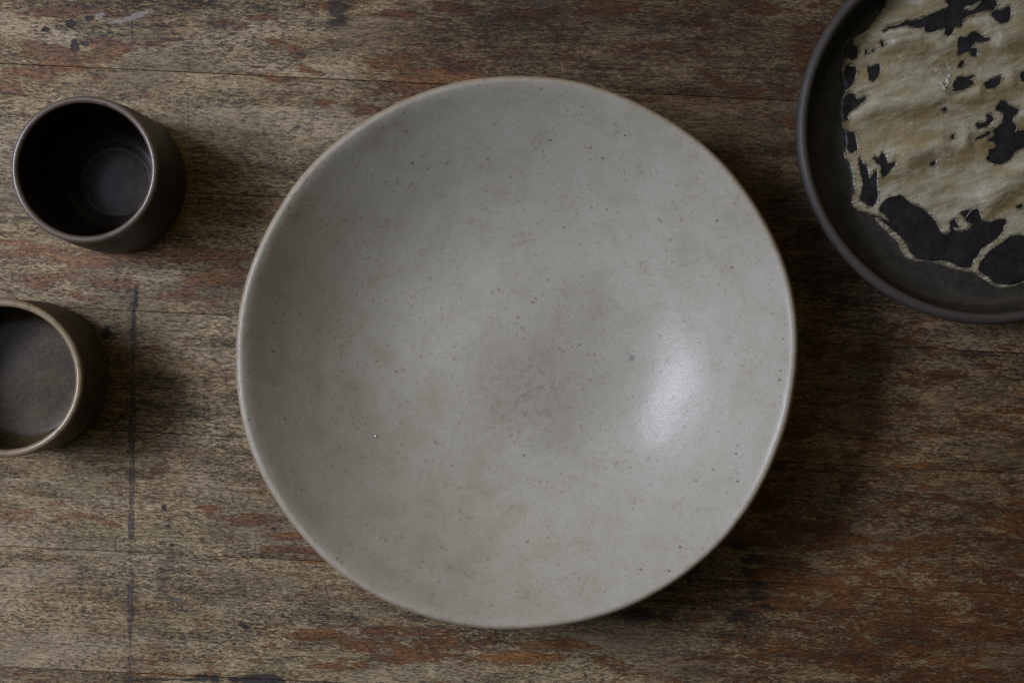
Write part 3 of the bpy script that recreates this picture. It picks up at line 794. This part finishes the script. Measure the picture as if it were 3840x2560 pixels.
def sheet(name, loops, z0, thick, mat, relief, parent, grid=11.0):
    """a thin layer with holes lying on the plate's floor"""
    pts, edges = [], []
    for lp in loops:
        s = len(pts); pts += lp
        edges += [(s + i, s + (i + 1) % len(lp)) for i in range(len(lp))]
    xs = [p[0] for p in loops[0]]; ys = [p[1] for p in loops[0]]
    gx = np.arange(min(xs), max(xs), grid); gy = np.arange(min(ys), max(ys), grid)
    for i, x in enumerate(gx):
        for y in gy: pts.append((x + 3 * math.sin(y * 1.3 + i), y + 3 * math.sin(x * 1.7)))
    res = delaunay_2d_cdt([Vector(p) for p in pts], edges, [], 0, 1e-4)
    V, F = res[0], res[2]
    Fa = np.array([tuple(f) for f in F]); Va = np.array([tuple(p) for p in V])
    cen = Va[Fa].mean(axis=1)
    cnt = np.zeros(len(Fa), int)
    for lp in loops: cnt += inside(cen[:, 0], cen[:, 1], lp)
    keep = [tuple(int(i) for i in f) for f in Fa[cnt % 2 == 1]]
    used = sorted({i for f in keep for i in f}); mp = {i: k for k, i in enumerate(used)}
    ecount = {}
    for f in keep:
        for i in range(3):
            e = (f[i], f[(i + 1) % 3]); key = (min(e), max(e))
            ecount.setdefault(key, []).append(e)
    border = [v[0] for v in ecount.values() if len(v) == 1]
    bset = {i for e in border for i in e}
    kd = KDTree(max(len(bset), 1))
    for i in bset: kd.insert((V[i].x, V[i].y, 0), i)
    kd.balance()
    top = []
    for i in used:
        x, y = P(V[i].x, V[i].y, z0); x -= pc[0]; y -= pc[1]
        rr = math.hypot(x, y) / PR
        zz = z0 + 0.0006 * rr ** 3 + (thick * (0.25 if i in bset else 1.0)) + (relief(x, y) * min(1.0, kd.find((V[i].x, V[i].y, 0))[2] / 45.0) ** 1.5 if relief else 0)
        top.append((x, y, max(zz, z0 + 0.00006)))
    # counter-clockwise seen from above (pixel y runs down, so flip if needed)
    def up(f):
        a, b, c = (Vector(top[mp[i]]) for i in f)
        return (b - a).cross(c - a).z > 0
    faces = [tuple(mp[i] for i in (f if up(f) else f[::-1])) for f in keep]
    nb = len(top); low = {}
    verts = list(top)
    for i in bset:
        low[i] = len(verts); t = top[mp[i]]; verts.append((t[0], t[1], z0 - 0.0004))
    for (a, b) in border:
        faces.append((mp[a], mp[b], low[b], low[a]))
    attrs = None
    if relief:
        cre = [crease(q[0], q[1])[0] for q in verts]
        th = [1.0 - min(1.0, kd.find((V[i].x, V[i].y, 0))[2] / 24.0) for i in used] + [1.0] * (len(verts) - len(used))
        attrs = {'crease': cre, 'thin': th}
    o = mesh_obj(name, verts, faces, mat, parent, True, None, attrs)
    bm = bmesh.new(); bm.from_mesh(o.data); bmesh.ops.recalc_face_normals(bm, faces=bm.faces); bm.to_mesh(o.data); bm.free()
    return o

def slip_material():
    n = N("cream_slip")
    tc = n.new('ShaderNodeTexCoord').outputs['Object']
    rot = n.new('ShaderNodeVectorRotate', rotation_type='Z_AXIS'); n.put(rot.inputs['Vector'], tc); rot.inputs['Angle'].default_value = -0.32
    R = rot.outputs[0]
    st = n.noise(n.scale3(R, (45, 190, 1)), 1.0, 6, 0.65, 0.4)
    bl = n.noise(n.scale3(R, (26, 48, 1)), 1.0, 4, 0.6)
    col = n.ramp(st, [(0.28, (0.205, 0.166, 0.086)), (0.48, (0.375, 0.332, 0.218)), (0.70, (0.560, 0.518, 0.400))])
    col = n.mix(n.math('MULTIPLY', n.step(bl, 0.46, 0.66), 0.72), col, (0.300, 0.205, 0.075))
    col = n.mix(n.math('MULTIPLY', n.step(n.noise(tc, 240, 5, 0.7), 0.56, 0.70), 0.45), col, (0.200, 0.165, 0.105))
    col = n.mix(n.math('MULTIPLY', n.step(n.noise(n.scale3(R, (70, 130, 1)), 1, 5, 0.65), 0.64, 0.74), 0.55), col, (0.10, 0.085, 0.06))
    cr = n.new('ShaderNodeAttribute'); cr.attribute_name = 'crease'
    crm = n.math('MULTIPLY', cr.outputs['Fac'], n.step(n.noise(n.scale3(R, (60, 160, 1)), 1, 5, 0.65), 0.32, 0.56))
    col = n.mix(n.math('MULTIPLY', crm, 0.85), col, (0.200, 0.140, 0.052))
    thin = n.new('ShaderNodeAttribute'); thin.attribute_name = 'thin'       # the slip thins to a dark film at torn edges
    tm = n.math('MULTIPLY_ADD', n.math('SUBTRACT', n.noise(n.scale3(R, (260, 700, 1)), 1, 4, 0.65), 0.5), 2.0, thin.outputs['Fac'])
    col = n.mix(n.math('MULTIPLY', n.step(tm, 0.50, 0.95), 0.78), col, (0.050, 0.042, 0.032))
    h = n.math('MULTIPLY_ADD', st, 0.7, n.noise(tc, 130, 4, 0.6))
    # a patch of swollen, glassy blisters, their white glints painted into the colour
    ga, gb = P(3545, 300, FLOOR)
    blis_glint = n.math('MULTIPLY', n.blob(tc, ga - pc[0], gb - pc[1], 0.0075, 0.0130, 0.25, 1.0, 0.2), n.step(n.noise(tc, 330, 2, 0.5), 0.50, 0.66))
    col = n.mix(n.math('MULTIPLY', blis_glint, 0.75), col, (0.78, 0.76, 0.74))
    h = n.math('MULTIPLY_ADD', blis_glint, 1.2, h)
    nor = n.bump(h, 0.50, 0.0024)
    return n.finish(col, n.math('MULTIPLY_ADD', st, 0.2, 0.34), nor, 0.4, (0.45, 0.13, True))
def black_glaze_material():
    n = N("black_glaze")
    tc = n.new('ShaderNodeTexCoord').outputs['Object']
    a = n.noise(tc, 130, 6, 0.7)
    col = n.ramp(a, [(0.35, (0.008, 0.008, 0.009)), (0.7, (0.026, 0.025, 0.027))])
    col = n.mix(n.math('MULTIPLY', n.step(n.noise(tc, 420, 3, 0.6), 0.66, 0.74), 0.5), col, (0.09, 0.085, 0.075))
    return n.finish(col, n.math('MULTIPLY_ADD', a, 0.3, 0.32), n.bump(a, 0.35, 0.0016), 0.4)
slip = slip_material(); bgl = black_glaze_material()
sil = ragged([p for p in outer], 1.5, 3.0)
# the black pool fills the outline, bays included
pool = [(3322,-30),(3305,38),(3250,107),(3206,134),(3196,150),(3172,180),(3167,215),(3158,262),(3166,330),(3156,385),(3150,430),(3158,470),(3168,500),(3172,560),(3164,580),(3178,620),(3192,660),(3196,700),
        (3193,760),(3210,785),(3260,803),(3290,822),(3349,880),(3374,915),(3390,955),(3437,978),(3501,981),(3589,1009),(3648,1020),(3715,1063),(3768,1078),(3840,1055),
        (3940,1064),(3990,1036),(4010,986),(4060,966),(4120,974),(4156,928),(4176,860),(4226,800),(4246,700),(4266,560),(4236,420),(4255,300),(4196,190),(4146,60),(4066,-28),(3980,-86),(3850,-106),(3720,-146),(3600,-116),(3480,-126),(3390,-86)]
sheet("black_glaze", [ragged(pool, 1.5, 9.0, 9.0)], FLOOR + 0.00015, 0.00012, bgl, None, plate, 16.0)
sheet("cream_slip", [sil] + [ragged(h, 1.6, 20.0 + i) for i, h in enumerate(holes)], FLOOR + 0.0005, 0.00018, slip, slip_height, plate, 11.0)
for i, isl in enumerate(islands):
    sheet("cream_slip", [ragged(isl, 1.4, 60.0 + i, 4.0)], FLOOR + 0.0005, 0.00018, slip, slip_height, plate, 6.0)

# ================================================================== small bits lying about
def plain(name, col, rough):
    n = N(name)
    tc = n.new('ShaderNodeTexCoord').outputs['Object']
    return n.finish(n.mix(n.noise(tc, 900, 3, 0.6), tuple(c * 0.7 for c in col), col), rough)
def crumb(name, x, y, z, sx, sy, sz, rz, mat, label, cat):
    bm = bmesh.new()
    bmesh.ops.create_icosphere(bm, subdivisions=2, radius=1.0)
    for v in bm.verts:
        k = 1 + 0.35 * mnoise.noise(v.co * 1.6 + Vector((x, y, 0)))
        v.co = Vector((v.co.x * sx * k, v.co.y * sy * k, v.co.z * sz * k))
    me = bpy.data.meshes.new(name); bm.to_mesh(me); bm.free(); me.materials.append(mat)
    me.polygons.foreach_set('use_smooth', [True] * len(me.polygons))
    o = bpy.data.objects.new(name, me); C.objects.link(o)
    o.location = (x, y, z); o.rotation_euler = (0, 0, rz)
    return tag(o, label, cat)
bx, by = bowl_spot(863, 1001)
crumb("crumb", bx + bc[0], by + bc[1], bowl_z(math.hypot(bx, by)) + 0.0004, 0.00085, 0.00055, 0.0005, -0.2, plain("white_crumb", (0.75, 0.73, 0.68), 0.7),
      "tiny white crumb lying in the left lower part of the big bowl", "crumb")
sx_, sy_ = D(748, 1358)
crumb("straw_fibre", sx_, sy_, 0.0004, 0.0022, 0.00022, 0.00022, math.radians(-68), plain("straw", (0.45, 0.38, 0.22), 0.7),
      "thin pale straw fibre lying on the table below the left side of the bowl", "straw")
